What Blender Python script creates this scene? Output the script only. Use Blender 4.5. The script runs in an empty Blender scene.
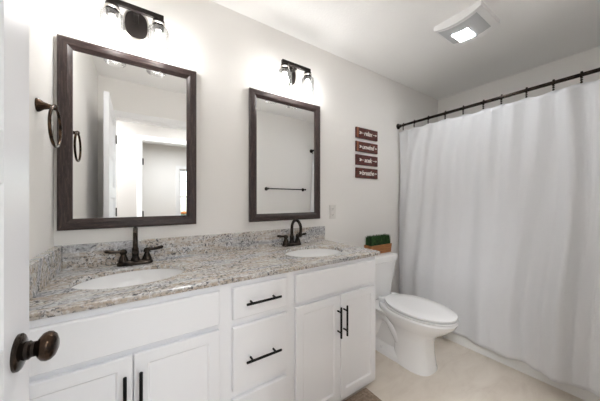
import bpy, bmesh, math, random
from mathutils import Vector, Matrix
S = bpy.context.scene
C = S.collection
PI = math.pi
random.seed(7)

# ------------------------------------------------------------------ camera, world, exposure
FPX = 245.0
cam_d = bpy.data.cameras.new('camera')
cam = bpy.data.objects.new('camera', cam_d); C.objects.link(cam)
cam.location = (0, 0, 1.18)
cam.rotation_euler = (PI / 2, 0, math.radians(56.34 - 90))
cam_d.sensor_width = 36; cam_d.lens = FPX / 600 * 36
cam_d.clip_start = 0.01
S.camera = cam

world = bpy.data.worlds.new('sky'); S.world = world; world.use_nodes = True
wn = world.node_tree; wn.nodes.clear()
sky = wn.nodes.new('ShaderNodeTexSky'); sky.sky_type = 'NISHITA'
sky.sun_elevation = math.radians(48); sky.sun_rotation = math.radians(20); sky.sun_disc = False
bg = wn.nodes.new('ShaderNodeBackground'); bg.inputs['Strength'].default_value = 0.35
wo = wn.nodes.new('ShaderNodeOutputWorld')
wn.links.new(sky.outputs[0], bg.inputs[0]); wn.links.new(bg.outputs[0], wo.inputs[0])

S.cycles.max_bounces = 16; S.cycles.diffuse_bounces = 12; S.cycles.transparent_max_bounces = 16
S.view_settings.view_transform = 'Standard'
S.view_settings.look = 'None'
S.view_settings.exposure = 1.12
S.view_settings.gamma = 1.0
S.view_settings.use_curve_mapping = False

BULB = 37.0          # vanity bulbs
LED = 30.0           # fan light lens
HALL = (4.0, 27.0)    # two added hall fill lamps (W)
BED_FILL = 14.0

def area_lamp(name, loc, size, power, color=(1, .96, .9), rot=(0, 0, 0), spread=PI):
    d = bpy.data.lights.new(name, 'AREA'); d.shape = 'DISK'; d.size = size
    d.energy = power; d.color = color; d.spread = spread
    o = bpy.data.objects.new(name, d); C.objects.link(o)
    o.location = loc; o.rotation_euler = rot
    return o
HALL_FILL_AT = ((0.62, -0.52, 2.36), (-0.72, -0.44, 2.36))
BED_FILL_AT = (0.6, -2.1, 2.36)
for at, pw in zip(HALL_FILL_AT, HALL): area_lamp('hall_fill_light', at, 0.32, pw, (.93, .965, 1))  # unseen lamps added to fill the bathroom through the doorway
area_lamp('bedroom_fill_light', BED_FILL_AT, 0.34, BED_FILL, (.95, .975, 1))  # unseen lamp added to brighten the reflected bedroom

# ------------------------------------------------------------------ room numbers
XL, XR, YB, YF, ZC = -0.325, 3.146, 1.60, 0.01, 2.442
HALL_Y = -1.00        # hall face of the far hall wall
BED_Y = -3.20
DX0, DX1, DH = -0.183, 0.545, 2.045    # bathroom doorway
EX0, EX1 = 0.065, 0.845                 # bedroom doorway

# ------------------------------------------------------------------ materials
def lin(c):
    return tuple(((v / 255) / 12.92 if v / 255 <= .04045 else ((v / 255 + .055) / 1.055) ** 2.4) for v in c) + (1,)

class NT:
    def __init__(self, name):
        self.m = bpy.data.materials.new(name); self.m.use_nodes = True
        self.t = self.m.node_tree; self.b = self.t.nodes['Principled BSDF']
        self.out = self.t.nodes['Material Output']
    def n(self, kind, **kw):
        x = self.t.nodes.new(kind)
        for k, v in kw.items():
            if k in x.inputs.keys(): x.inputs[k].default_value = v
            else: setattr(x, k, v)
        return x
    def l(self, a, b): self.t.links.new(a, b)
    def coords(self, scale=(1, 1, 1), rot=(0, 0, 0), kind='Object'):
        tc = self.n('ShaderNodeTexCoord'); mp = self.n('ShaderNodeMapping')
        mp.inputs['Scale'].default_value = scale; mp.inputs['Rotation'].default_value = rot
        self.l(tc.outputs[kind], mp.inputs['Vector']); return mp.outputs['Vector']
    def ramp(self, fac, stops, interp='LINEAR'):
        r = self.n('ShaderNodeValToRGB'); r.color_ramp.interpolation = interp
        e = r.color_ramp.elements
        while len(e) < len(stops): e.new(.5)
        for x, (p, c) in zip(e, stops): x.position = p; x.color = c if len(c) == 4 else lin(c)
        self.l(fac, r.inputs[0]); return r.outputs[0]
    def mix(self, fac, a, b, blend='MIX'):
        x = self.n('ShaderNodeMix', data_type='RGBA', blend_type=blend)
        for s, v in ((x.inputs[0], fac), (x.inputs[6], a), (x.inputs[7], b)):
            if hasattr(v, 'is_linked'): self.l(v, s)
            else: s.default_value = v
        return x.outputs[2]
    def bump(self, h, strength=.2, dist=.002):
        b = self.n('ShaderNodeBump', Strength=strength, Distance=dist)
        self.l(h, b.inputs['Height']); self.l(b.outputs[0], self.b.inputs['Normal'])
    def noise(self, vec, scale, detail=4, rough=.5, dist=0):
        x = self.n('ShaderNodeTexNoise', Scale=scale, Detail=detail, Roughness=rough, Distortion=dist)
        self.l(vec, x.inputs['Vector']); return x.outputs['Fac']

def mat(name, c, rough=.5, metal=0, spec=.5, bump=None):
    n = NT(name); b = n.b
    b.inputs['Base Color'].default_value = lin(c); b.inputs['Roughness'].default_value = rough
    b.inputs['Metallic'].default_value = metal; b.inputs['Specular IOR Level'].default_value = spec
    if bump:
        sc, st, di = bump
        n.bump(n.noise(n.coords(), sc, 3), st, di)
    return n.m

M = {}
M['wall'] = mat('painted wall', (237, 235, 232), .75, spec=.25, bump=(140, .12, .002))
M['wallhall'] = mat('dimmed hall paint', (178, 174, 170), .8, spec=.2)  # dimness put into the colour, offsets the added hall lamps
M['ceil'] = mat('textured ceiling', (249, 249, 248), .9, spec=.1, bump=(70, .35, .004))
M['trim'] = mat('white trim paint', (240, 240, 240), .4)
M['cab'] = mat('white cabinet paint', (242, 243, 246), .38, spec=.4)
M['doorp'] = mat('white door paint', (238, 239, 243), .35, spec=.45)
M['porc'] = mat('white porcelain', (243, 243, 243), .12, spec=.5)
M['seat'] = mat('white seat plastic', (243, 243, 244), .22)
M['plast'] = mat('white plastic', (243, 243, 243), .35)
M['plate'] = mat('outlet plastic', (226, 224, 220), .4)
M['gplast'] = mat('grey vent plastic', (196, 198, 200), .5)
M['slot'] = mat('dark slot', (120, 116, 112), .6)
M['black'] = mat('matte black metal', (16, 16, 17), .42, metal=.6)
M['tub'] = mat('white tub enamel', (238, 238, 236), .15)
M['floorhall'] = mat('hall floor', (190, 178, 162), .6)
M['glow'] = mat('added lamp glass', (240, 238, 232), .5)

def bronze():
    n = NT('oil rubbed bronze')
    f = n.noise(n.coords(), 35, 4)
    c = n.ramp(f, [(.35, (42, 35, 31)), (.7, (98, 76, 58))])
    n.l(c, n.b.inputs['Base Color']); n.b.inputs['Metallic'].default_value = .9
    n.b.inputs['Roughness'].default_value = .2
    return n.m
M['bronze'] = bronze()
def dbronze():
    n = NT('dark bronze')
    f = n.noise(n.coords(), 30, 4)
    c = n.ramp(f, [(.35, (34, 30, 28)), (.75, (72, 62, 54))])
    n.l(c, n.b.inputs['Base Color']); n.b.inputs['Metallic'].default_value = .85
    n.b.inputs['Roughness'].default_value = .17
    return n.m
M['dbronze'] = dbronze()
M['lampmetal'] = mat('lamp bronze', (50, 46, 44), .35, metal=.8)
M['nickel'] = mat('brushed nickel', (190, 186, 180), .3, metal=1)
M['chrome'] = mat('chrome', (215, 215, 215), .1, metal=1)

def mirror_m():
    n = NT('mirror silvering'); n.b.inputs['Base Color'].default_value = (.93, .935, .93, 1)
    n.b.inputs['Metallic'].default_value = 1; n.b.inputs['Roughness'].default_value = 0.0
    return n.m
M['mirror'] = mirror_m()

def framewood(name, stretch):
    n = NT(name)
    v = n.coords(stretch)
    f = n.noise(v, 14, 6, .65, .4)
    c = n.ramp(f, [(.3, (30, 21, 21)), (.52, (54, 40, 38)), (.72, (84, 66, 61))])
    f2 = n.noise(v, 34, 3, .6)
    s = n.ramp(f2, [(.62, (0, 0, 0)), (.74, (255, 255, 255))])
    c2 = n.mix(.5, c, lin((150, 128, 112)))
    n.l(n.mix(s, c, c2), n.b.inputs['Base Color'])
    n.b.inputs['Roughness'].default_value = .38
    n.bump(f, .3, .002)
    return n.m
M['frame_h'] = framewood('dark frame wood, grain across', (1, 14, 14))
M['frame_v'] = framewood('dark frame wood, grain upright', (14, 14, 1))

def granite():
    n = NT('granite')
    v = n.coords((1, 1, 1)); flow = n.coords((.5, 2.6, 2.6), (0, 0, math.radians(8)))
    big = n.noise(flow, 2.6, 7, .62, 1.4)
    base = n.ramp(big, [(.28, (142, 143, 147)), (.42, (186, 187, 190)), (.49, (200, 196, 191)), (.545, (182, 167, 150)), (.60, (200, 196, 190)), (.72, (152, 153, 157))])
    streak = n.noise(n.coords((.9, 5, 5), (0, 0, math.radians(8))), 9, 6, .7, .8)
    c = n.mix(n.ramp(streak, [(.50, (0, 0, 0)), (.66, (170, 170, 170))]), base, lin((140, 134, 130)))
    grain = n.noise(v, 58, 5, .7)
    c = n.mix(n.ramp(grain, [(.50, (0, 0, 0)), (.60, (205, 205, 205))]), c, lin((232, 233, 236)))
    clump = n.ramp(n.noise(v, 9, 5, .65, .6), [(.40, (60, 60, 60)), (.58, (255, 255, 255))])
    sp = n.ramp(n.noise(v, 90, 3, .6, .3), [(.53, (0, 0, 0)), (.59, (255, 255, 255))])
    c = n.mix(n.mix(1.0, sp, clump, 'MULTIPLY'), c, lin((70, 70, 76)))
    sp2 = n.ramp(n.noise(v, 48, 4, .65, .4), [(.58, (0, 0, 0)), (.66, (235, 235, 235))])
    c = n.mix(sp2, c, lin((98, 97, 102)))
    n.l(c, n.b.inputs['Base Color'])
    n.b.inputs['Roughness'].default_value = .1
    return n.m
M['granite'] = granite()

def floor_m():
    n = NT('beige floor tile')
    v = n.coords()
    br = n.n('ShaderNodeTexBrick', Scale=1.0); br.offset = .5
    br.inputs['Brick Width'].default_value = .61; br.inputs['Row Height'].default_value = .305
    br.inputs['Mortar Size'].default_value = .003; br.inputs['Mortar Smooth'].default_value = .3
    br.inputs['Color1'].default_value = lin((226, 217, 205)); br.inputs['Color2'].default_value = lin((223, 213, 201))
    br.inputs['Mortar'].default_value = lin((220, 211, 199))
    n.l(v, br.inputs['Vector'])
    f = n.noise(n.coords((.8, 2.2, 1)), 4.5, 6, .6, .8)
    c = n.mix(.55, br.outputs['Color'], n.ramp(f, [(.3, (206, 194, 180)), (.5, (226, 217, 205)), (.7, (236, 228, 217))]))
    n.l(c, n.b.inputs['Base Color']); n.b.inputs['Roughness'].default_value = .4
    return n.m
M['floor'] = floor_m()

def curtain_m():
    n = NT('white waffle cloth')
    n.b.inputs['Base Color'].default_value = lin((218, 219, 222)); n.b.inputs['Roughness'].default_value = .85
    n.b.inputs['Specular IOR Level'].default_value = .2; n.b.inputs['Sheen Weight'].default_value = .2
    v = n.coords((1, 1, 1))
    w1 = n.n('ShaderNodeTexWave', Scale=38.0); w1.bands_direction = 'Y'; n.l(v, w1.inputs['Vector'])
    w2 = n.n('ShaderNodeTexWave', Scale=38.0); w2.bands_direction = 'Z'; n.l(v, w2.inputs['Vector'])
    mx = n.n('ShaderNodeMath', operation='MAXIMUM'); n.l(w1.outputs['Fac'], mx.inputs[0]); n.l(w2.outputs['Fac'], mx.inputs[1])
    cr = n.noise(n.coords((1, 3, .8)), 9, 5, .6, .6)
    ad = n.n('ShaderNodeMath', operation='MULTIPLY_ADD'); n.l(cr, ad.inputs[0]); ad.inputs[1].default_value = 4.0; n.l(mx.outputs[0], ad.inputs[2])
    n.bump(ad.outputs[0], .25, .0025)
    return n.m
M['curtain'] = curtain_m()

def glass(name, tint=(.97, .98, .98, 1), refl=.55):
    n = NT(name); n.t.nodes.remove(n.b)
    tr = n.n('ShaderNodeBsdfTransparent'); tr.inputs[0].default_value = tint
    gl = n.n('ShaderNodeBsdfGlossy', Roughness=.02)
    fr = n.n('ShaderNodeFresnel', IOR=1.5)
    mu = n.n('ShaderNodeMath', operation='MULTIPLY'); mu.inputs[1].default_value = refl
    n.l(fr.outputs[0], mu.inputs[0])
    mx = n.n('ShaderNodeMixShader'); n.l(mu.outputs[0], mx.inputs[0]); n.l(tr.outputs[0], mx.inputs[1]); n.l(gl.outputs[0], mx.inputs[2])
    n.l(mx.outputs[0], n.out.inputs[0])
    return n.m
M['shade'] = glass('clear shade glass', (.95, .95, .95, 1))
M['pane'] = glass('window glass')

def emit(name, color, strength):
    n = NT(name); n.b.inputs['Base Color'].default_value = (.9, .9, .9, 1)
    n.b.inputs['Emission Color'].default_value = color; n.b.inputs['Emission Strength'].default_value = strength
    return n.m
M['bulb'] = emit('lit bulb', (1, .985, .965, 1), BULB)
M['led'] = emit('lit fan lens', (.93, .965, 1, 1), LED)
M['fillglow'] = emit('added lamp glow', (1, .96, .9, 1), 2.0)  # glowing glass of the added fill lamps

def sign_m(name, shift, dark):
    n = NT(name)
    v = n.coords((3, 1, 14)); 
    mp = v.node; mp.inputs['Location'].default_value = (shift, shift * 2, shift * .7)
    f = n.noise(v, 7, 6, .65, .8)
    c = n.ramp(f, [(.32, (44, 20, 20)), (.5, dark), (.7, (124, 66, 54))])
    n.l(c, n.b.inputs['Base Color']); n.b.inputs['Roughness'].default_value = .6
    return n.m
M['sign_a'] = sign_m('red brown sign wood', 0, (86, 40, 37))
M['sign_b'] = sign_m('warm brown sign wood', 3.3, (92, 48, 40))
M['endgrain'] = mat('pale orange wood', (150, 92, 62), .6)
M['letter'] = mat('white sign paint', (238, 232, 226), .6)

def planter_m():
    n = NT('honey wood')
    f = n.noise(n.coords((2, 9, 18)), 8, 5, .6, .5)
    n.l(n.ramp(f, [(.3, (120, 76, 38)), (.55, (160, 106, 58)), (.75, (184, 132, 80))]), n.b.inputs['Base Color'])
    n.b.inputs['Roughness'].default_value = .6
    return n.m
M['planter'] = planter_m()
def grass_m():
    n = NT('grass blades')
    f = n.noise(n.coords(), 60, 3)
    n.l(n.ramp(f, [(.3, (20, 46, 20)), (.6, (44, 84, 34)), (.8, (88, 128, 58))]), n.b.inputs['Base Color'])
    n.b.inputs['Roughness'].default_value = .6
    return n.m
M['grass'] = grass_m()
M['soil'] = mat('dark moss', (36, 42, 24), .9)
def rug_m():
    n = NT('brown mat pile')
    f = n.noise(n.coords((1, 1, 1)), 60, 5, .7)
    n.l(n.ramp(f, [(.3, (120, 102, 88)), (.5, (154, 135, 118)), (.7, (184, 167, 149))]), n.b.inputs['Base Color'])
    n.b.inputs['Roughness'].default_value = .95; n.bump(f, .8, .006)
    return n.m
M['rug'] = rug_m()
M['ground'] = mat('lawn outside', (110, 140, 90), .9)
M['hedge'] = mat('hedge leaves', (80, 110, 70), .9)
M['flower'] = mat('orange petals', (226, 150, 84), .7)
M['vase'] = mat('pale vase glaze', (226, 224, 220), .3)
M['table'] = mat('brown table wood', (120, 90, 66), .5)

# ------------------------------------------------------------------ mesh helpers
def obj(name, bm, m, parent=None, smooth=False, angle=None):
    me = bpy.data.meshes.new(name)
    bmesh.ops.recalc_face_normals(bm, faces=bm.faces)
    bm.to_mesh(me); bm.free()
    me.materials.append(m)
    if smooth:
        for p in me.polygons: p.use_smooth = True
        if angle: me.set_sharp_from_angle(angle=math.radians(angle))
    o = bpy.data.objects.new(name, me); C.objects.link(o)
    if parent: o.parent = parent
    return o
def tag(o, label, cat, group=None, kind=None):
    o['label'] = label; o['category'] = cat
    if group: o['group'] = group
    if kind: o['kind'] = kind
    return o
def thing(name, label, cat, loc=(0, 0, 0), group=None, kind=None):
    o = bpy.data.objects.new(name, None); C.objects.link(o); o.location = loc
    o.empty_display_size = .05
    return tag(o, label, cat, group, kind)
def dup(root, loc, label=None):
    r = root.copy(); C.objects.link(r); r.location = loc
    if label: r['label'] = label
    for ch in list(root.children):
        c = ch.copy(); C.objects.link(c); c.parent = r
        for g in list(ch.children):
            d = g.copy(); C.objects.link(d); d.parent = c
    return r

def box(x0, x1, y0, y1, z0, z1, bev=0, seg=2, bm=None):
    t = bmesh.new()
    bmesh.ops.create_cube(t, size=1)
    for v in t.verts:
        v.co = Vector(((x0 + x1) / 2 + v.co.x * (x1 - x0), (y0 + y1) / 2 + v.co.y * (y1 - y0), (z0 + z1) / 2 + v.co.z * (z1 - z0)))
    if bev: bmesh.ops.bevel(t, geom=list(t.edges), offset=bev, segments=seg, affect='EDGES', profile=.5)
    return merge(bm, t)
def merge(bm, t):
    if bm is None: return t
    me = bpy.data.meshes.new('tmp'); t.to_mesh(me); t.free(); bm.from_mesh(me); bpy.data.meshes.remove(me)
    return bm
def xf(bm, mtx):
    bmesh.ops.transform(bm, matrix=mtx, verts=bm.verts); return bm
def lathe(prof, seg=24, axis='Z', at=(0, 0, 0), bm=None, sx=1, sy=1):
    """prof: (radius, height) from bottom to top"""
    t = bmesh.new(); rings = []
    for r, h in prof:
        if r < 1e-6: rings.append([t.verts.new((0, 0, h))])
        else: rings.append([t.verts.new((r * sx * math.cos(2 * PI * i / seg), r * sy * math.sin(2 * PI * i / seg), h)) for i in range(seg)])
    for a, b in zip(rings, rings[1:]):
        for i in range(seg):
            j = (i + 1) % seg
            if len(a) == 1 and len(b) == 1: continue
            if len(a) == 1: t.faces.new((a[0], b[i], b[j]))
            elif len(b) == 1: t.faces.new((a[i], a[j], b[0]))
            else: t.faces.new((a[i], a[j], b[j], b[i]))
    R = {'Z': Matrix(), 'Y': Matrix.Rotation(-PI / 2, 4, 'X'), '-Y': Matrix.Rotation(PI / 2, 4, 'X'), 'X': Matrix.Rotation(PI / 2, 4, 'Y'), '-X': Matrix.Rotation(-PI / 2, 4, 'Y')}[axis]
    xf(t, Matrix.Translation(at) @ R)
    return merge(bm, t)
def tube(pts, rad, seg=12, closed=False, bm=None, cap=True):
    pts = [Vector(p) for p in pts]; n = len(pts)
    rs = rad if isinstance(rad, (list, tuple)) else [rad] * n
    t = bmesh.new(); rings = []; up = None
    for i, p in enumerate(pts):
        a = pts[(i - 1) % n] if (closed or i > 0) else p
        b = pts[(i + 1) % n] if (closed or i < n - 1) else p
        d = (b - a).normalized()
        if up is None: up = d.orthogonal().normalized()
        else: up = (up - d * up.dot(d)).normalized()
        s = d.cross(up)
        rings.append([t.verts.new(p + (up * math.cos(2 * PI * k / seg) + s * math.sin(2 * PI * k / seg)) * rs[i]) for k in range(seg)])
    m = n if closed else n - 1
    for i in range(m):
        a, b = rings[i], rings[(i + 1) % n]
        off = 0
        if closed and i == n - 1:
            off = min(range(seg), key=lambda o: sum((a[k].co - b[(k + o) % seg].co).length for k in range(0, seg, 3)))
        for k in range(seg):
            t.faces.new((a[k], a[(k + 1) % seg], b[(k + 1 + off) % seg], b[(k + off) % seg]))
    if cap and not closed:
        t.faces.new(rings[0]); t.faces.new(rings[-1])
    return merge(bm, t)
def loft(rings, bm=None, cap0=True, cap1=True):
    t = bmesh.new(); R = [[t.verts.new(p) for p in r] for r in rings]
    n = len(R[0])
    for a, b in zip(R, R[1:]):
        for i in range(n): t.faces.new((a[i], a[(i + 1) % n], b[(i + 1) % n], b[i]))
    if cap0: t.faces.new(R[0])
    if cap1: t.faces.new(R[-1])
    return merge(bm, t)
def sell(cx, cy, a, b, z, n=40, e=2.0, yfront=None):
    out = []
    for i in range(n):
        th = 2 * PI * i / n; c, s = math.cos(th), math.sin(th)
        out.append((cx + a * math.copysign(abs(c) ** (2 / e), c), cy + b * math.copysign(abs(s) ** (2 / e), s), z))
    return out
def arc(c, r, a0, a1, n, plane='yz', x=0):
    out = []
    for i in range(n + 1):
        a = a0 + (a1 - a0) * i / n
        out.append((x, c[0] + r * math.cos(a), c[1] + r * math.sin(a)))
    return out
def smooth(t): t = max(0, min(1, t)); return t * t * (3 - 2 * t)

# ------------------------------------------------------------------ the setting
def struct(name, bm, m, label, cat, parent=None):
    o = obj(name, bm, m, parent)
    if not parent: tag(o, label, cat, kind='structure')
    return o
T = .10
struct('floor', box(XL - .1, XR + .1, YF - .12, YB + .1, -.08, 0), M['floor'], 'beige stone-look tile floor of the bathroom', 'floor')
struct('ceiling', box(XL - .1, XR + .1, YF - .12, YB + .1, ZC, ZC + .08), M['ceil'], 'white lightly textured bathroom ceiling', 'ceiling')
struct('wall_back', box(XL - T, XR + T, YB, YB + T, 0, ZC), M['wall'], 'pale wall behind the vanity, both mirrors and the toilet', 'wall')
struct('wall_left', box(XL - T, XL, YF - .12, YB, 0, ZC), M['wall'], 'pale side wall carrying the towel ring beside the large mirror', 'wall')
struct('wall_right', box(XR, XR + T, YF - .12, YB, 0, ZC), M['wall'], 'pale wall above the tub behind the shower curtain', 'wall')
w = box(XL, DX0 - .02, YF - .12, YF, 0, ZC)
box(DX1 + .02, XR, YF - .12, YF, 0, ZC, bm=w)
box(DX0 - .02, DX1 + .02, YF - .12, YF, DH + .02, ZC, bm=w)
struct('wall_front', w, M['wall'], 'pale wall with the doorway and towel bar, seen in the mirrors', 'wall')
# casing and jamb of the bathroom doorway
def casing(x0, x1, h, y, s, wdt=.062, th=.016, bm=None):
    """flat casing round an opening, face at y, standing out by s*th"""
    ya, yb = sorted((y, y + s * th))
    bm = box(x0 - wdt, x0, ya, yb, 0, h, .003, 1, bm)
    box(x1, x1 + wdt, ya, yb, 0, h, .003, 1, bm)
    box(x0 - wdt, x1 + wdt, ya, yb, h, h + wdt, .003, 1, bm)
    return bm
def jamb(x0, x1, h, y0, y1, bm=None):
    bm = box(x0 - .02, x0, y0, y1, 0, h + .02, 0, 1, bm)
    box(x1, x1 + .02, y0, y1, 0, h + .02, 0, 1, bm)
    box(x0, x1, y0, y1, h, h + .02, 0, 1, bm)
    return bm
b = casing(DX0 - .004, DX1 + .004, DH + .004, YF, 1); casing(DX0 - .004, DX1 + .004, DH + .004, YF - .12, -1, bm=b); jamb(DX0, DX1, DH, YF - .12, YF, b)
struct('trim_1', b, M['trim'], 'white casing round the bathroom doorway, seen in the large mirror', 'door casing')
# hall and bedroom beyond the doorway
HX0, HX1 = -1.6, 2.6
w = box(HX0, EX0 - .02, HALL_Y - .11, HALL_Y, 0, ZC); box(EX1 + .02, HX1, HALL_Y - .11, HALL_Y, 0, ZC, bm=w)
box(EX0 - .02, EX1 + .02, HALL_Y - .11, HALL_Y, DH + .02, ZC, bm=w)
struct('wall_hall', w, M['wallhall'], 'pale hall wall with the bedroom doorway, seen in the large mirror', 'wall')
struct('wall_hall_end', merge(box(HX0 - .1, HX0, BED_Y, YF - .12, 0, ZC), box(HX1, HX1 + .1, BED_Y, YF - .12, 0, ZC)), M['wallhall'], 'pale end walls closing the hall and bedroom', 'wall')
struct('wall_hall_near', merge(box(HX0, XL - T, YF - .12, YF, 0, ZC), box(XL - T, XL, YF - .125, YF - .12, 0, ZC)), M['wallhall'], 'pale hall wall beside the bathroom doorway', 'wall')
struct('floor_hall', box(HX0, HX1, BED_Y, YF - .12, -.08, 0), M['floorhall'], 'beige floor of the hall and bedroom', 'floor')
struct('ceiling_hall', box(HX0, HX1, BED_Y, YF - .12, ZC, ZC + .08), M['ceil'], 'white ceiling of the hall and bedroom', 'ceiling')
WX0, WX1, WZ0, WZ1 = .83, 1.75, .62, 1.92
w = box(HX0, WX0, BED_Y - .12, BED_Y, 0, ZC); box(WX1, HX1, BED_Y - .12, BED_Y, 0, ZC, bm=w)
box(WX0, WX1, BED_Y - .12, BED_Y, 0, WZ0, bm=w); box(WX0, WX1, BED_Y - .12, BED_Y, WZ1, ZC, bm=w)
struct('wall_bedroom', w, M['wall'], 'far bedroom wall around the bright window in the mirror', 'wall')
b = casing(EX0 - .004, EX1 + .004, DH + .004, HALL_Y, 1); jamb(EX0, EX1, DH, HALL_Y - .11, HALL_Y, b)
struct('trim_2', b, M['trim'], 'white casing round the bedroom doorway across the hall', 'door casing')
win = thing('window_1', 'bright white-framed bedroom window, seen in the corner of the large mirror', 'window', (0, 0, 0), kind='structure')
b = box(WX0 - .075, WX0, BED_Y, BED_Y + .018, WZ0, WZ1 + .075); box(WX1, WX1 + .075, BED_Y, BED_Y + .018, WZ0, WZ1 + .075, bm=b)
box(WX0, WX1, BED_Y, BED_Y + .018, WZ1, WZ1 + .075, bm=b)
obj('window_casing', b, M['trim'], win)
obj('window_sill', box(WX0 - .09, WX1 + .09, BED_Y, BED_Y + .05, WZ0 - .03, WZ0, .004), M['trim'], win)
b = box(WX0, WX0 + .04, BED_Y - .09, BED_Y - .05, WZ0, WZ1); box(WX1 - .04, WX1, BED_Y - .09, BED_Y - .05, WZ0, WZ1, bm=b)
for z in (WZ0, (WZ0 + WZ1) / 2 - .02, WZ1 - .04): box(WX0 + .04, WX1 - .04, BED_Y - .09, BED_Y - .05, z, z + .04, bm=b)
for z in (1.42, 1.63): box(WX0 + .04, WX1 - .04, BED_Y - .078, BED_Y - .062, z, z + .015, bm=b)
obj('window_frame', b, M['trim'], win)
obj('window_pane', box(WX0 + .04, WX1 - .04, BED_Y - .072, BED_Y - .068, WZ0 + .04, WZ1 - .04), M['pane'], win)
struct('ground_outside', box(-12, 14, -26, BED_Y - .12, -.3, -.08), M['ground'], 'green ground outside the bedroom window', 'ground')

# bedroom door, swung into the bedroom
d2 = thing('door_2', 'white bedroom door opened against the bedroom wall, black hinges', 'door', (EX0 + .002, HALL_Y - .112, 0), kind='structure')
obj('door_leaf', box(-.040, -.002, -.74, -.004, .012, DH - .005, .002, 1), M['doorp'], d2)
for z in (.25, .98, 1.75):
    obj('hinge', box(-.004, .016, .002, .05, z - .045, z + .045, .001, 1), M['black'], d2)

# bathroom door, open along the left wall
d1 = thing('door_1', 'white five-panel bathroom door standing open at the left edge', 'door', (DX0, YF + .005, 0), kind='structure')
DW, DT = .710, .035
def panel_door(wd, ht, th):
    bm = bmesh.new()
    st = .118; rails = [(0, .20), (.476, .561), (.837, .922), (1.198, 1.283), (1.559, 1.644), (ht - .108, ht)]
    box(-th, 0, 0, st, 0, ht, .0015, 1, bm); box(-th, 0, wd - st, wd, 0, ht, .0015, 1, bm)
    for a, c in rails: box(-th + .0004, -.0004, st - .002, wd - st + .002, a, c, 0, 1, bm)
    box(-th + .009, -.009, st - .002, wd - st + .002, .1, ht - .05, 0, 1, bm)
    # sloped sticking round each panel
    for (a, c), (e, g) in zip(rails, rails[1:]):
        for s in (-1, 1):
            xo, xi = (0 if s > 0 else -th), (-.009 if s > 0 else -th + .009)
            y0, y1, z0, z1 = st, wd - st, c, e; k = .014
            o = [(xo, y0, z0), (xo, y1, z0), (xo, y1, z1), (xo, y0, z1)]
            i = [(xi, y0 + k, z0 + k), (xi, y1 - k, z0 + k), (xi, y1 - k, z1 - k), (xi, y0 + k, z1 - k)]
            vo = [bm.verts.new(p) for p in o]; vi = [bm.verts.new(p) for p in i]
            for q in range(4): bm.faces.new((vo[q], vo[(q + 1) % 4], vi[(q + 1) % 4], vi[q]))
    return bm
leaf = obj('door_leaf', panel_door(DW, DH - .016, DT), M['doorp'], d1); leaf.location = (0, 0, .011)
KY, KZ = .648, .900
kn = obj('door_knob', lathe([(0, .0555), (.010, .055), (.0195, .0515), (.0250, .046), (.0265, .040), (.0245, .0335), (.018, .028), (.0115, .0245), (.0095, .018), (.0095, .006)][::-1], 32, 'X', (0, KY, KZ)), M['bronze'], d1, True)
kn.scale = (1, 1, 1)
obj('knob_rose', lathe([(.0325, 0), (.0325, .004), (.030, .0065), (.024, .009), (.0165, .0105), (.0155, .014), (0, .014)], 40, 'X', (0, KY, KZ)), M['dbronze'], d1, True, 40)
obj('knob_collar', lathe([(.0165, .010), (.0165, .016), (.0135, .019), (.0135, .0235)], 32, 'X', (0, KY, KZ)), M['dbronze'], d1, True, 40)
obj('door_knob', lathe([(.0115, 0), (.0115, .02), (.019, .031), (.027, .038), (.0295, .047), (.028, .056), (.02, .064), (0, .067)], 32, '-X', (-DT, KY, KZ)), M['bronze'], d1, True)
obj('latch_plate', box(-DT / 2 - .0125, -DT / 2 + .0125, DW - .0005, DW + .001, KZ - .028, KZ + .028), M['bronze'], d1)
for z in (.25, 1.06, 1.81):
    obj('hinge', lathe([(.006, -.045), (.006, .045)], 12, 'Z', (.006, -.002, z)), M['black'], d1)

# baseboards
bb = box(1.36, XR - .01, YB - .013, YB, 0, .09, .003, 1)
struct('baseboard_back', bb, M['trim'], 'white baseboard behind the toilet', 'baseboard')
bb = box(DX1 + .07, 2.19, YF, YF + .013, 0, .09, .003, 1)
struct('baseboard_front', bb, M['trim'], 'white baseboard under the towel bar wall', 'baseboard')
bb = box(XL, XL + .013, YF + .01, 1.03, 0, .09, .003, 1)
struct('baseboard_left', bb, M['trim'], 'white baseboard behind the open door', 'baseboard')

# ------------------------------------------------------------------ vanity
FY = 1.05            # face frame front
VX0, VX1 = XL + .002, 1.286
VZ0, VZ1 = .018, .826
van = thing('vanity_cabinet', 'long white shaker vanity cabinet with black bar pulls under the granite top', 'vanity cabinet', (VX0, FY, 0))
VL = Vector((VX0, FY, 0))
def vpart(name, bm, m, parent=None, smooth=False, angle=None):
    o = obj(name, bm, m, parent or van, smooth, angle)
    if parent is None: o.location = -VL
    return o
b = box(VX1 - .018, VX1, FY + .02, YB - .004, .0, VZ1); box(VX0, VX0 + .018, FY + .02, YB - .004, 0, VZ1, bm=b)
box(VX0 + .018, VX1 - .018, FY + .02, YB - .004, VZ0 + .02, VZ0 + .038, bm=b); box(VX0 + .018, VX1 - .018, YB - .012, YB - .004, VZ0 + .04, VZ1, bm=b)
box(VX0 + .018, VX1 - .018, FY + .06, FY + .075, 0, VZ0 + .02, bm=b)
vpart('carcass', b, M['cab'])
b = box(VX0, VX1, FY, FY + .0195, VZ0, VZ1, .0015, 1)
vpart('face_frame', b, M['cab'])
def shaker(x0, x1, z0, z1, yf, th=.0185, st=.056):
    t = box(x0, x1, yf, yf + th, z0, z1, .002, 1)
    f = min((f for f in t.faces), key=lambda f: f.calc_center_median().y - f.calc_area() * .01)
    f = max((f for f in t.faces if f.normal.y < -.9), key=lambda f: f.calc_area())
    bmesh.ops.inset_region(t, faces=[f], thickness=st, depth=0)
    bmesh.ops.inset_region(t, faces=[f], thickness=.010, depth=-.007)
    return t
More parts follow.
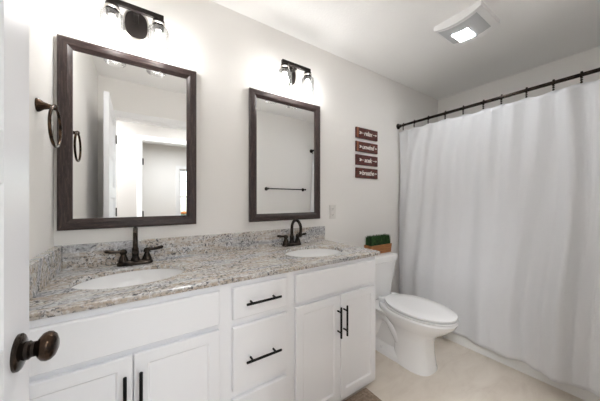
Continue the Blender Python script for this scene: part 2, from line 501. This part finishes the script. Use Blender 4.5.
def slab(x0, x1, z0, z1, yf, th=.0185, ch=.005):
    t = box(x0, x1, yf + .004, yf + th, z0, z1)
    f = [f for f in t.faces if f.normal.y < -.9][0]
    bmesh.ops.inset_region(t, faces=[f], thickness=ch, depth=.004)
    return t
def pull(cx, cz, yf, vertical, ln=.170, r=.0055, so=.030):
    h = bmesh.new()
    d = Vector((0, 0, 1)) if vertical else Vector((1, 0, 0))
    c = Vector((cx, yf - so, cz))
    tube([c - d * ln / 2, c - d * (ln / 2 - .001), c + d * (ln / 2 - .001), c + d * ln / 2], [r * .85, r, r, r * .85], 14, bm=h)
    for s in (-1, 1):
        p = c + d * s * ln * .33
        tube([p, p + Vector((0, so + .0002, 0))], r * .8, 12, bm=h)
    return h
DY = FY - .0215
def front(kind, x0, x1, z0, z1, handle=None, name='cabinet_door'):
    bm = shaker(x0, x1, z0, z1, DY) if kind == 'door' else slab(x0, x1, z0, z1, DY)
    o = vpart(name, bm, M['cab'])
    if handle:
        h = obj('bar_pull', pull(handle[0], handle[1], DY, handle[2]), M['black'], o, True, 40)
    return o
front('door', -.305, -.0125, .056, .643, (-.033, .507, True))
front('door', -.0085, .286, .056, .643, (.012, .507, True))
front('slab', -.305, .286, .664, .802, None, 'false_panel')
front('slab', .342, .612, .666, .803, (.477, .733, False), 'drawer_front')
front('slab', .342, .612, .360, .634, (.477, .484, False), 'drawer_front')
front('slab', .342, .612, .060, .324, (.477, .21, False), 'drawer_front')
front('slab', .663, 1.262, .666, .805, None, 'false_panel')
front('door', .663, .9595, .056, .643, (.939, .504, True))
front('door', .9635, 1.262, .056, .643, (.985, .504, True))

# ------------------------------------------------------------------ counter, sinks
CZ1, CZ0 = .848, .8265
CX0, CX1, CY0, CY1 = XL + .001, 1.330, 1.036, YB - .001
top = thing('granite_countertop', 'grey and beige speckled granite vanity top with two oval cutouts', 'countertop', (CX0, CY0, CZ0))
SINKS = ((-.012, 1.322), (.974, 1.298)); SA, SB = .210, .160
def counter():
    t = bmesh.new()
    loops = []
    r = .022
    o = [(CX0, CY0), (CX0, CY1), (CX1, CY1)] + [(CX1 - r + r * math.cos(a), CY0 + r - r * math.sin(a)) for a in [PI / 2 * i / 6 for i in range(7)]]
    loops.append(o)
    for sx, sy in SINKS: loops.append([(sx + SA * math.cos(2 * PI * i / 48), sy + SB * math.sin(2 * PI * i / 48)) for i in range(48)])
    es = []
    for lp in loops:
        vs = [t.verts.new((x, y, CZ0)) for x, y in lp]
        es += [t.edges.new((vs[i], vs[(i + 1) % len(vs)])) for i in range(len(vs))]
    bmesh.ops.triangle_fill(t, use_beauty=True, use_dissolve=False, edges=es)
    g = bmesh.ops.extrude_face_region(t, geom=list(t.faces))
    vs = [v for v in g['geom'] if isinstance(v, bmesh.types.BMVert)]
    bmesh.ops.translate(t, vec=(0, 0, CZ1 - CZ0), verts=vs)
    bmesh.ops.recalc_face_normals(t, faces=t.faces)
    sharp = [e for e in t.edges if len(e.link_faces) == 2 and abs(e.link_faces[0].normal.dot(e.link_faces[1].normal)) < .3 and all(v.co.z > CZ1 - .001 for v in e.verts)]
    bmesh.ops.bevel(t, geom=sharp, offset=.004, segments=2, affect='EDGES', profile=.5)
    return t
o = obj('slab', counter(), M['granite'], top); o.location = -Vector((CX0, CY0, CZ0))
o = obj('backsplash', box(CX0 + .031, 1.303, YB - .021, YB - .001, CZ1, .966, .002, 1), M['granite'], top); o.location = -Vector((CX0, CY0, CZ0))
o = obj('side_splash', box(CX0, CX0 + .030, CY0 + .01, YB - .001, CZ1, .966, .002, 1), M['granite'], top); o.location = -Vector((CX0, CY0, CZ0))

def make_sink():
    s = thing('sink_basin', 'white oval sink set under the granite below the large mirror', 'sink', (SINKS[0][0], SINKS[0][1], CZ0))
    prof_o = []; prof = []
    N = 12
    for i in range(N + 1):
        a = PI / 2 * i / N
        prof.append((max(.10, math.sin(a)) if i else .10, -.135 * math.cos(a) ** .8 if i < N else 0))
    rad = 1.045
    pts = [(0, -.1365), (.022 / SA, -.1362)] + [(rad * r, z - .0005) for r, z in prof[1:]] + [(rad * 1.05, -.0005), (rad * 1.05, -.012)] + [(rad * r * 1.05, z - .012) for r, z in prof[::-1][1:-1]] + [(0, -.15)]
    obj('basin', lathe(pts, 56, sx=SA, sy=SB), M['porc'], s, True, 50)
    obj('drain', lathe([(.030, .001), (.029, .004), (.020, .0035), (.014, .001), (0, .001)], 24, at=(0, .0, -.1365)), M['chrome'], s, True, 40)
    return s
s1 = make_sink()
s2 = dup(s1, (SINKS[1][0], SINKS[1][1], CZ0), 'white oval sink set under the granite below the narrow mirror by the toilet')

def make_faucet():
    f = thing('faucet', 'dark bronze two-handle faucet behind the sink under the large mirror', 'faucet', (0, 0, CZ1))
    # base plate: stadium shape
    def stad(a, bb, z, n=10):
        out = []
        for i in range(n + 1): th = -PI / 2 + PI * i / n; out.append((a + bb * math.cos(th), bb * math.sin(th), z))
        for i in range(n + 1): th = PI / 2 + PI * i / n; out.append((-a + bb * math.cos(th), bb * math.sin(th), z))
        return out
    obj('base_plate', loft([stad(.050, .029, .0), stad(.050, .029, .010), stad(.049, .027, .016), stad(.047, .022, .020)]), M['dbronze'], f, True, 35)
    sp = lathe([(.020, .016), (.020, .03), (.0155, .036), (.014, .052), (.0165, .058), (.0165, .066), (.0125, .072), (.0115, .08)], 24)
    pts = [(0, 0, .075), (0, 0, .10), (0, 0, .125)]
    R = .060; c = (-R, .129)
    for i in range(1, 15):
        a = math.radians(0 + 205 * i / 14)
        pts.append((0, c[0] + R * math.cos(a), c[1] + R * math.sin(a)))
    rr = [.0115, .011, .0108] + [.0105] * 14
    tube(pts, rr, 16, bm=sp)
    e = Vector(pts[-1]); d = (e - Vector(pts[-2])).normalized()
    tube([e - d * .004, e + d * .002, e + d * .022, e + d * .026], [.0105, .0135, .0145, .0125], 16, bm=sp)
    obj('spout', sp, M['dbronze'], f, True, 45)
    for s in (-1, 1):
        x = .051 * s
        h = lathe([(.0225, .016), (.0225, .024), (.019, .034), (.013, .05), (.0115, .056), (.0155, .060), (.0165, .068), (.012, .078), (.005, .082), (0, .082)], 24, at=(x, 0, 0))
        hd = obj('handle', h, M['dbronze'], f, True, 45)
        lv = tube([(x, 0, .071), (x + s * .012, -.002, .073), (x + s * .03, -.004, .072), (x + s * .055, -.006, .076), (x + s * .070, -.006, .079), (x + s * .076, -.006, .080)], [.008, .0085, .0072, .0092, .0085, .004], 14)
        obj('lever', lv, M['dbronze'], hd, True)
    # pop-up rod behind the spout
    lr = tube([(0, .022, .016), (0, .022, .058)], .0025, 8); lathe([(0, .056), (.006, .060), (.0055, .066), (0, .069)], 12, at=(0, .022, 0), bm=lr)
    obj('lift_rod', lr, M['dbronze'], f, True)
    return f
f1 = make_faucet(); f1.location = (-.006, 1.541, CZ1 + .0006)
f2 = dup(f1, (.953, 1.540, CZ1 + .0006), 'dark bronze two-handle faucet behind the sink under the narrow mirror')

# ------------------------------------------------------------------ framed mirrors
def make_mirror(x0, x1, z0, z1, label, rot):
    W, H, w = x1 - x0, z1 - z0, .054
    r = thing('framed_mirror', label, 'mirror', ((x0 + x1) / 2, YB - .002, z0))
    prof = [(0, 0), (0, .017), (.003, .021), (.010, .024), (.036, .022), (.046, .016), (w, .012), (w, .003), (w, 0)]
    def rail(L, vertical, sgn):
        # outer edge length L, built along u, d inward
        t = bmesh.new(); A = []; B = []
        for d, th in prof:
            A.append((-L / 2 + d, d, th)); B.append((L / 2 - d, d, th))
        def place(u, d, th):
            if vertical: return ((W / 2 - d) * sgn, -th, H / 2 + u)
            return (u, -th, (d if sgn < 0 else H - d))
        va = [t.verts.new(place(*p)) for p in A]; vb = [t.verts.new(place(*p)) for p in B]
        n = len(prof)
        for i in range(n):
            j = (i + 1) % n
            t.faces.new((va[i], va[j], vb[j], vb[i]))
        t.faces.new(va); t.faces.new(vb)
        return t
    obj('frame_rail', rail(W, False, 1), M['frame_h'], r)
    obj('frame_rail', rail(W, False, -1), M['frame_h'], r)
    obj('frame_stile', rail(H, True, -1), M['frame_v'], r)
    obj('frame_stile', rail(H, True, 1), M['frame_v'], r)
    obj('mirror_glass', box(-W / 2 + w - .003, W / 2 - w + .003, -.008, -.004, w - .003, H - w + .003), M['mirror'], r)
    return r
make_mirror(-.311, .300, 1.038, 1.959, 'dark wood framed mirror beside the towel ring, reflecting the open doorway', 0)
make_mirror(.640, 1.252, 1.032, 1.952, 'dark wood framed mirror over the sink nearer the toilet, reflecting the towel bar', 0)

# ------------------------------------------------------------------ vanity lights
def make_light():
    r = thing('vanity_light', 'bronze two-bulb vanity light with clear glass shades above the large mirror', 'wall light', (-.002, YB, 2.137))
    obj('backplate', loft([[(x, -.0005, z - .015) for x, z, _ in sell(0, 0, .054, .074, 0, 40, 2.6)], [(x, -.014, z - .015) for x, z, _ in sell(0, 0, .054, .074, 0, 40, 2.6)], [(x, -.020, z - .015) for x, z, _ in sell(0, 0, .048, .068, 0, 40, 2.6)]]), M['lampmetal'], r, True, 40)
    obj('backplate_rim', tube([(x, -.015, z - .015) for x, z, _ in sell(0, 0, .0545, .0745, 0, 40, 2.6)], .0045, 10, True), M['nickel'], r, True)
    a = box(-.011, .011, -.100, -.018, -.008, .008, .002, 1)
    obj('arm', a, M['lampmetal'], r)
    obj('crossbar', box(-.121, .121, -.121, -.100, -.002, .022, .002, 1), M['lampmetal'], r)
    for s in (-1, 1):
        x = s * .098; y = -.1105
        obj('socket', lathe([(.018, -.004), (.027, -.010), (.027, -.020), (.0245, -.022), (.0245, -.058), (.019, -.064), (0, -.064)], 28, at=(x, y, 0)), M['lampmetal'], r, True, 40)
        obj('socket_ring', lathe([(.0275, -.024), (.0315, -.026), (.0315, -.033), (.0275, -.035)], 28, at=(x, y, 0)), M['nickel'], r, True, 40)
        g = lathe([(.025, -.044), (.034, -.046), (.045, -.054), (.050, -.068), (.050, -.198), (.0485, -.198), (.0485, -.068), (.0435, -.056), (.033, -.048), (.025, -.0462)], 36, at=(x, y, 0))
        obj('glass_shade', g, M['shade'], r, True, 40)
        bl = lathe([(0, -.160), (.012, -.157), (.023, -.147), (.0285, -.130), (.026, -.112), (.018, -.093), (.0135, -.081), (.0135, -.062)], 24, at=(x, y, 0))
        obj('bulb', bl, M['bulb'], r, True)
    return r
l1 = make_light()
l2 = dup(l1, (.962, YB, 2.142), 'bronze two-bulb vanity light with clear glass shades above the mirror nearer the toilet')

# ------------------------------------------------------------------ towel ring on the left wall
tr = thing('towel_ring', 'bronze towel ring on the side wall beside the large mirror', 'towel ring', (XL, 1.366, 1.554))
obj('post', lathe([(.0265, 0), (.0265, .004), (.023, .009), (.015, .020), (.0095, .036), (.0085, .042), (.0115, .046), (.0125, .052), (.010, .059), (0, .062)], 28, 'X'), M['bronze'], tr, True, 45)
rc = []
for i in range(48):
    a = 2 * PI * i / 48
    rc.append((.052, .078 * math.sin(a), -.078 + .078 * math.cos(a)))
obj('ring', tube(rc, .0055, 12, True), M['bronze'], tr, True)

# towel bar on the front wall
tb = thing('towel_bar', 'long dark bronze towel bar, seen reflected in the narrow mirror', 'towel bar', (1.848, YF, 1.347))
for s in (-1, 1):
    obj('post', lathe([(.026, 0), (.026, .004), (.021, .009), (.012, .022), (.0095, .045), (.0125, .056), (.0135, .066), (.0125, .076), (.006, .082), (0, .082)], 24, 'Y', (s * .315, 0, 0)), M['dbronze'], tb, True, 45)
obj('bar', tube([(-.315, .068, 0), (.315, .068, 0)], .0085, 16), M['dbronze'], tb, True, 40)

# ------------------------------------------------------------------ wall signs
def text_bm(s, size, extr=.0008):
    cu = bpy.data.curves.new('t', 'FONT'); cu.body = s; cu.size = size; cu.shear = .25; cu.extrude = extr; cu.offset = .0009
    cu.align_x = 'CENTER'; cu.align_y = 'CENTER'; cu.space_character = .92
    o = bpy.data.objects.new('t', cu); C.objects.link(o)
    dg = bpy.context.evaluated_depsgraph_get()
    me = bpy.data.meshes.new_from_object(o.evaluated_get(dg))
    bm = bmesh.new(); bm.from_mesh(me)
    bpy.data.objects.remove(o); bpy.data.curves.remove(cu); bpy.data.meshes.remove(me)
    return bm
def sign(word, z0, z1, m, label, ends):
    W, x0 = .300, 1.676
    h = z1 - z0
    r = thing('wall_sign', label, 'sign', (x0 + W / 2, YB, z0), 'small wooden word signs stacked on the wall')
    obj('board', box(-W / 2, W / 2, -.015, -.0005, 0, h, .0015, 1), m, r)
    if ends: obj('board_end', box(-W / 2 + .010, -W / 2 + .030, -.0158, -.0148, .004, h - .004), M['endgrain'], r)
    t = text_bm(word, .060)
    xf(t, Matrix.Translation((0.008, -.0158, h / 2)) @ Matrix.Rotation(PI / 2, 4, 'X'))
    xs = [v.co.x for v in t.verts]; a, c = min(xs), max(xs)
    obj('word', t, M['letter'], r)
    y0, y1 = -.0164, -.0148; zc = h / 2
    L, R = -W / 2 + .048, W / 2 - .014
    def prism(pts, ar):
        t2 = bmesh.new(); f = t2.faces.new([t2.verts.new((x, y0, z)) for x, z in pts])
        g = bmesh.ops.extrude_face_region(t2, geom=[f]); bmesh.ops.translate(t2, vec=(0, y1 - y0, 0), verts=[v for v in g['geom'] if isinstance(v, bmesh.types.BMVert)])
        merge(ar, t2); obj('arrow', ar, M['letter'], r)
    prism([(R, zc), (R - .022, zc + .010), (R - .017, zc), (R - .022, zc - .010)], box(c + .008, R - .01, y0, y1, zc - .002, zc + .002))
    prism([(L - .008, zc + .012), (L + .014, zc + .012), (L + .024, zc), (L + .014, zc - .012), (L - .008, zc - .012), (L + .002, zc)], box(L, a - .008, y0, y1, zc - .002, zc + .002))
    return r
sign('relax', 1.763, 1.860, M['sign_a'], 'red-brown wooden sign reading relax, topmost of the four', True)
sign('unwind', 1.636, 1.730, M['sign_b'], 'brown wooden sign reading unwind, second from the top', True)
sign('soak', 1.512, 1.607, M['sign_a'], 'red-brown wooden sign reading soak, third from the top', False)
sign('breathe', 1.391, 1.485, M['sign_b'], 'brown wooden sign reading breathe, lowest of the four', False)

# ------------------------------------------------------------------ outlet
ot = thing('wall_outlet', 'white outlet plate on the wall right of the narrow mirror', 'outlet', (1.398, YB, 1.083))
obj('cover_plate', box(-.036, .036, -.006, -.0005, -.058, .058, .002, 2), M['plate'], ot)
for s in (-1, 1):
    rc_ = obj('receptacle', box(-.017, .017, -.0075, -.0055, s * .025 - .014, s * .025 + .014, .001, 1), M['plate'], ot)
    q = box(-.008, -.0055, -.0080, -.0072, s * .025 - .004, s * .025 + .006); box(.0055, .008, -.0080, -.0072, s * .025 - .004, s * .025 + .006, bm=q)
    box(-.002, .002, -.0080, -.0072, s * .025 - .011, s * .025 - .007, bm=q)
    obj('socket_slots', q, M['slot'], rc_)

# ------------------------------------------------------------------ toilet
TX = 1.687
wc = thing('toilet', 'white two-piece toilet with closed lid between the vanity and the shower curtain', 'toilet', (TX, 1.15, 0))
TO = -Vector((TX, 1.15, 0))
def wpart(name, bm, m, smooth_=True, angle=45):
    o = obj(name, bm, m, wc, smooth_, angle); o.location = TO; return o
rings = []
def ringyf(z, hw, yf, yb, e=2.3, n=48):
    return sell(TX, (yf + yb) / 2, hw, (yb - yf) / 2, z, n, e)
# front column and bowl
bowl = loft([ringyf(0, .117, .885, 1.16, 2.8), ringyf(.012, .117, .885, 1.16, 2.8), ringyf(.03, .112, .890, 1.16, 2.8), ringyf(.12, .106, .900, 1.16, 2.7), ringyf(.20, .106, .898, 1.17, 2.5),
             ringyf(.25, .116, .875, 1.20, 2.3), ringyf(.28, .137, .838, 1.23, 2.15), ringyf(.315, .160, .795, 1.27, 2.1), ringyf(.352, .177, .755, 1.30, 2.1), ringyf(.376, .183, .744, 1.30, 2.1), ringyf(.387, .176, .752, 1.30, 2.1)])
# rear foot and trapway body
loft([ringyf(0, .117, 1.02, 1.43, 4), ringyf(.03, .115, 1.02, 1.43, 4), ringyf(.05, .100, 1.02, 1.42, 4), ringyf(.07, .070, 1.02, 1.42, 4), ringyf(.22, .066, 1.02, 1.42, 4), ringyf(.29, .085, 1.04, 1.46, 4), ringyf(.325, .15, 1.06, 1.52, 4.5), ringyf(.350, .158, 1.06, 1.53, 4.5)], bm=bowl)
# S-shaped trapway on both flanks
for s in (-1, 1):
    x = TX + s * .060
    P = [(1.06, .12), (1.10, .15), (1.14, .21), (1.18, .265), (1.23, .285), (1.28, .262), (1.31, .205), (1.33, .14), (1.36, .085), (1.40, .05)]
    tube([(x, y, z) for y, z in P], [.038, .042, .044, .045, .046, .046, .045, .044, .042, .036], 16, bm=bowl)
wpart('bowl', bowl, M['porc'])
for s in (-1, 1):
    wpart('bolt_cap', lathe([(.014, .03), (.014, .044), (.010, .052), (0, .054)], 16, at=(TX + s * .098, 1.235, 0)), M['seat'])
seat = loft([sell(TX, .997, .160, .234, .394, 56), sell(TX, .997, .180, .254, .394, 56), sell(TX, .997, .181, .255, .397, 56), sell(TX, .997, .180, .254, .4015, 56), sell(TX, .997, .160, .234, .4015, 56)])
wpart('seat_ring', seat, M['seat'])
lid = loft([sell(TX, .997, .150, .224, .4095, 56), sell(TX, .997, .176, .250, .4095, 56), sell(TX, .997, .178, .252, .413, 56), sell(TX, .997, .177, .251, .420, 56), sell(TX, .997, .168, .241, .425, 56), sell(TX, .997, .10, .16, .428, 56)])
wpart('seat_lid', lid, M['seat'])
wpart('lid_bumpers', loft([sell(TX, .997, .14, .21, .4016, 24), sell(TX, .997, .14, .21, .4094, 24)]), M['seat'])
for s in (-1, 1):
    wpart('hinge_cap', box(TX + s * .075 - .025, TX + s * .075 + .025, 1.222, 1.270, .390, .420, .006), M['seat'])
def rr(cx, cy, a, b_, z, e=6, n=48): return sell(cx, cy, a, b_, z, n, e)
TY = 1.44
tank = loft([rr(TX, TY + .01, .165, .100, .352), rr(TX, TY + .006, .180, .114, .366), rr(TX, TY + .004, .188, .120, .45), rr(TX, TY, .214, .130, .60), rr(TX, TY, .221, .133, .662)])
wpart('tank', tank, M['porc'])
tl = loft([rr(TX, TY, .221, .134, .663), rr(TX, TY, .233, .145, .668), rr(TX, TY, .236, .147, .706), rr(TX, TY, .232, .143, .717), rr(TX, TY, .220, .131, .722)])
wpart('tank_lid', tl, M['porc'])

# ------------------------------------------------------------------ planter of grass on the tank lid
PZ = .7225
pl = thing('grass_planter', 'clipped green grass in a small wooden box on the toilet tank', 'planter', (1.763, 1.410, PZ))
t = loft([[(-.130, -.036, 0), (.130, -.036, 0), (.130, .036, 0), (-.130, .036, 0)], [(-.135, -.042, .075), (.135, -.042, .075), (.135, .042, .075), (-.135, .042, .075)]], cap1=False)
loft([[(-.135, -.042, .075), (.135, -.042, .075), (.135, .042, .075), (-.135, .042, .075)], [(-.130, -.034, .075), (.130, -.034, .075), (.130, .034, .075), (-.130, .034, .075)], [(-.131, -.033, .060), (.131, -.033, .060), (.131, .033, .060), (-.131, .033, .060)]], t, False, True)
obj('wooden_box', t, M['planter'], pl)
g = bmesh.new()
for i in range(1500):
    x, y = random.uniform(-.129, .129), random.uniform(-.031, .031)
    h = random.uniform(.078, .103) ; a = random.uniform(0, PI); wv = random.uniform(.0016, .0028)
    lx, ly = random.gauss(0, .005), random.gauss(0, .004)
    dx, dy = math.cos(a) * wv, math.sin(a) * wv
    z0 = .060
    b0, b1 = g.verts.new((x - dx, y - dy, z0)), g.verts.new((x + dx, y + dy, z0))
    m0, m1 = g.verts.new((x - dx + lx * .4, y - dy + ly * .4, z0 + h * .6)), g.verts.new((x + dx + lx * .4, y + dy + ly * .4, z0 + h * .6))
    tp = g.verts.new((x + lx, y + ly, z0 + h))
    g.faces.new((b0, b1, m1, m0)); g.faces.new((m0, m1, tp))
me = bpy.data.meshes.new('grass_blades'); g.to_mesh(me); g.free(); me.materials.append(M['grass'])
gb = bpy.data.objects.new('grass_blades', me); C.objects.link(gb); gb.parent = pl; gb['kind'] = 'stuff'

# ------------------------------------------------------------------ bath tub, rod, hooks, curtain
tubx = 2.200
tub = thing('bathtub', 'white bathtub behind the shower curtain, its base showing below the hem', 'bathtub', (tubx, .8, 0))
def rect(x0, x1, y0, y1, z, r=.05, n=6):
    out = []
    for cx, cy, a0 in ((x1 - r, y1 - r, 0), (x0 + r, y1 - r, 90), (x0 + r, y0 + r, 180), (x1 - r, y0 + r, 270)):
        for i in range(n + 1):
            a = math.radians(a0 + 90 * i / n); out.append((cx + r * math.cos(a), cy + r * math.sin(a), z))
    return out
y0, y1 = YF + .14, YB - .15
b = loft([rect(tubx, XR - .005, y0, y1, 0, .06), rect(tubx, XR - .005, y0, y1, .43, .06), rect(tubx + .01, XR - .012, y0 + .01, y1 - .01, .44, .06), rect(tubx + .09, XR - .06, y0 + .08, y1 - .08, .44, .12), rect(tubx + .12, XR - .09, y0 + .14, y1 - .14, .12, .14), rect(tubx + .2, XR - .16, y0 + .24, y1 - .24, .08, .14)])
o = obj('tub_shell', b, M['tub'], tub, True, 40); o.location = (-tubx, -.8, 0)

RX, RZ = 2.325, 1.970
rod = thing('shower_rod', 'dark bronze shower curtain rod spanning the room below the ceiling', 'curtain rod', (RX, .8, RZ))
obj('rod_tube', tube([(0, YF - .8 + .004, 0), (0, YB - .8 - .004, 0)], .0125, 20), M['dbronze'], rod, True, 40)
for s, yy, ax in ((1, YB - .8, '-Y'), (-1, YF - .8, 'Y')):
    obj('end_flange', lathe([(0, 0), (.030, 0), (.030, .006), (.024, .012), (.018, .020), (.016, .034), (.0125, .036)], 28, ax, (0, yy, 0)), M['dbronze'], rod, True, 40)

HY = [1.535, 1.413, 1.271, 1.116, .969, .823, .706, .561, .4245, .300, .175, .055]
def lean(y): return .172 * smooth((1.585 - y) / .16) * smooth((y - .02) / .16)
def fold(y, k):      # small folds hanging from the hooks
    f = .014 * math.sin(2 * PI * y / .147 + 2.0 + .6 * math.sin(4 * y)) + .012 * math.sin(2 * PI * y / .31 + 1.1)
    return f
HEM_F = [(1.7, 0.0), (1.36, .02), (1.22, -.022), (1.10, -.012), (.964, .030), (.881, .042), (.744, .010), (.584, -.008), (.506, .040), (.427, .0), (.347, -.060), (.27, -.010), (.213, .012), (.12, -.02), (.0, .01)]
def hemf(y):
    for (a, fa), (b2, fb) in zip(HEM_F, HEM_F[1:]):
        if b2 <= y <= a:
            return fa + (fb - fa) * smooth((a - y) / (a - b2))
    return 0
def curtain():
    t = bmesh.new(); NY, NZ = 300, 70; grid = []
    ya, yb = YB - .018, YF + .02
    for i in range(NY + 1):
        y = ya + (yb - ya) * i / NY
        dn = min(range(len(HY)), key=lambda k: abs(HY[k] - y)); dd = abs(HY[dn] - y)
        ztop = 1.922 - .020 * smooth(dd / .065)
        zh = .090 - .12 * hemf(y)
        col = []
        for j in range(NZ + 1):
            k = j / NZ
            z = ztop + (zh - ztop) * k
            pinch = math.exp(-k * 9) * .018 * math.cos(2 * PI * dd / .145)
            wgt = .40 + .60 * smooth(k / .8)
            x = RX - lean(y) * min(1, k / .76) - .014 * smooth(k / .7) + hemf(y + .03 * math.sin(5 * k)) * wgt + fold(y, k) * min(1, .3 + 3 * k) * (1 - .75 * smooth((k - .15) / .6)) + pinch - .004
            col.append(t.verts.new((x, y, z)))
        grid.append(col)
    for i in range(NY):
        for j in range(NZ): t.faces.new((grid[i][j], grid[i + 1][j], grid[i + 1][j + 1], grid[i][j + 1]))
    return t
cu = obj('shower_curtain', curtain(), M['curtain'], None, True)
sm = cu.modifiers.new('thickness', 'SOLIDIFY'); sm.thickness = .0016; sm.offset = 1
tag(cu, 'white waffle-weave shower curtain hanging in soft folds from the dark rod', 'shower curtain')

ORD = ['first', 'second', 'third', 'fourth', 'fifth', 'sixth', 'seventh', 'eighth', 'ninth', 'tenth', 'eleventh', 'twelfth']
hk = None
for i, y in enumerate(HY):
    lb = 'dark beaded curtain hook on the rod, %s from the toilet-side wall' % ORD[i]
    if hk is None:
        hk = thing('curtain_hook', lb, 'curtain hook', (RX, y, RZ), 'beaded hooks along the curtain rod')
        ring = []
        for q in range(15):
            a = math.radians(-60 + 300 * q / 14); ring.append((.0155 * math.sin(a) * .98, 0, .0155 * math.cos(a)))
        h = tube([(.0155 * math.sin(math.radians(a)), 0, .0155 * math.cos(math.radians(a))) for a in range(-180, 181, 20)][:-1], .0016, 8, True)
        tube([(0, 0, -.0155), (-.006, 0, -.024), (-.008, 0, -.036), (-.008, 0, -.048)], .0016, 8, bm=h)
        obj('hook_wire', h, M['dbronze'], hk, True)
        for z in (.016, -.020, -.034, -.049):
            obj('bead', lathe([(0, -.007), (.005, -.005), (.007, 0), (.005, .005), (0, .007)], 14, at=(-.006 if z < 0 else 0, 0, z)), M['dbronze'], hk, True)
    else: dup(hk, (RX, y, RZ), lb)

# ------------------------------------------------------------------ ceiling fan light
fx0, fx1, fy0, fy1 = 1.800, 2.110, .650, .945
fan = thing('ceiling_fan_light', 'white bathroom exhaust fan with lit lens on the ceiling', 'fan light', ((fx0 + fx1) / 2, (fy0 + fy1) / 2, ZC))
FL = -Vector(((fx0 + fx1) / 2, (fy0 + fy1) / 2, ZC))
def drop(y): 
    u = (y - (fy0 + fy1) / 2) / ((fy1 - fy0) / 2); return .030 + .030 * (1 - u * u)
def arcslab(x0, x1, y0, y1, off0, off1, n=14):
    t = bmesh.new(); A = []
    for i in range(n + 1):
        y = y0 + (y1 - y0) * i / n
        A.append([t.verts.new((x0, y, ZC - off0(y))), t.verts.new((x1, y, ZC - off0(y))), t.verts.new((x1, y, ZC - off1(y))), t.verts.new((x0, y, ZC - off1(y)))])
    for a, c in zip(A, A[1:]):
        for k in range(4): t.faces.new((a[k], a[(k + 1) % 4], c[(k + 1) % 4], c[k]))
    t.faces.new(A[0]); t.faces.new(A[-1])
    return t
h = arcslab(fx0, fx1, fy0, fy1, lambda y: .0005, drop)
bmesh.ops.bevel(h, geom=[e for e in h.edges if len(e.link_faces) == 2 and e.calc_face_angle(0) > .6], offset=.006, segments=2, affect='EDGES')
o = obj('housing', h, M['plast'], fan, True, 35); o.location = FL
o = obj('vent_panel', arcslab(fx0 + .030, fx1 - .050, fy0 + .036, fy1 - .014, lambda y: drop(y) - .002, lambda y: drop(y) + .0015), M['gplast'], fan); o.location = FL
o = obj('light_lens', arcslab(1.918, 2.045, .775, .876, lambda y: drop(y), lambda y: drop(y) + .004), M['led'], fan); o.location = FL

# ------------------------------------------------------------------ added hall and bedroom fill lamps, mat, vase
def fill_lamp(at, label):
    r = thing('added_fill_lamp', label, 'ceiling lamp', (at[0], at[1], ZC))
    obj('fill_lamp_base', lathe([(.0, -.001), (.17, -.001), (.17, -.03), (.16, -.035), (0, -.035)], 32), M['nickel'], r, True, 40)
    obj('fill_lamp_glass', lathe([(.155, -.036), (.152, -.05), (.12, -.066), (.06, -.076), (0, -.079)], 32), M['fillglow'], r, True, 40)
fill_lamp(HALL_FILL_AT[0], 'unseen added fill lamp on the hall ceiling, straight outside the bathroom doorway')
fill_lamp(HALL_FILL_AT[1], 'unseen added fill lamp on the hall ceiling, beyond the hinge side of the bathroom doorway')
fill_lamp(BED_FILL_AT, 'unseen added fill lamp on the bedroom ceiling')

mt = box(.30, 1.19, .48, 1.046, .001, .016, .006, 2)
mo = obj('bath_mat', mt, M['rug'], None, True, 40)
tag(mo, 'brown textured bath mat on the floor along the vanity', 'bath mat')

tbl = thing('side_table', 'small brown table under the bedroom window, seen in the mirror', 'table', (.92, -2.98, 0))
obj('tabletop', box(-.22, .22, -.19, .19, .70, .725, .003), M['table'], tbl)
for sx in (-1, 1):
    for sy in (-1, 1): obj('leg', box(sx * .19 - .018, sx * .19 + .018, sy * .16 - .018, sy * .16 + .018, 0, .70), M['table'], tbl)
vs = thing('flower_vase', 'pale vase of orange flowers below the bedroom window', 'vase', (.895, -2.93, .726))
obj('vase_body', lathe([(0, 0), (.035, 0), (.05, .04), (.045, .09), (.028, .12), (.032, .135), (.026, .13), (0, .06)], 20), M['vase'], vs, True)
b = bmesh.new()
for i in range(9):
    a = 2 * PI * i / 8; rr_ = .045 if i < 8 else 0
    lathe([(0, -.028), (.022, -.018), (.03, 0), (.022, .02), (0, .027)], 10, at=(rr_ * math.cos(a), rr_ * math.sin(a), .165 + (.012 if i % 2 else 0) + (.02 if i == 8 else 0)), bm=b)
obj('blossoms', b, M['flower'], vs, True)
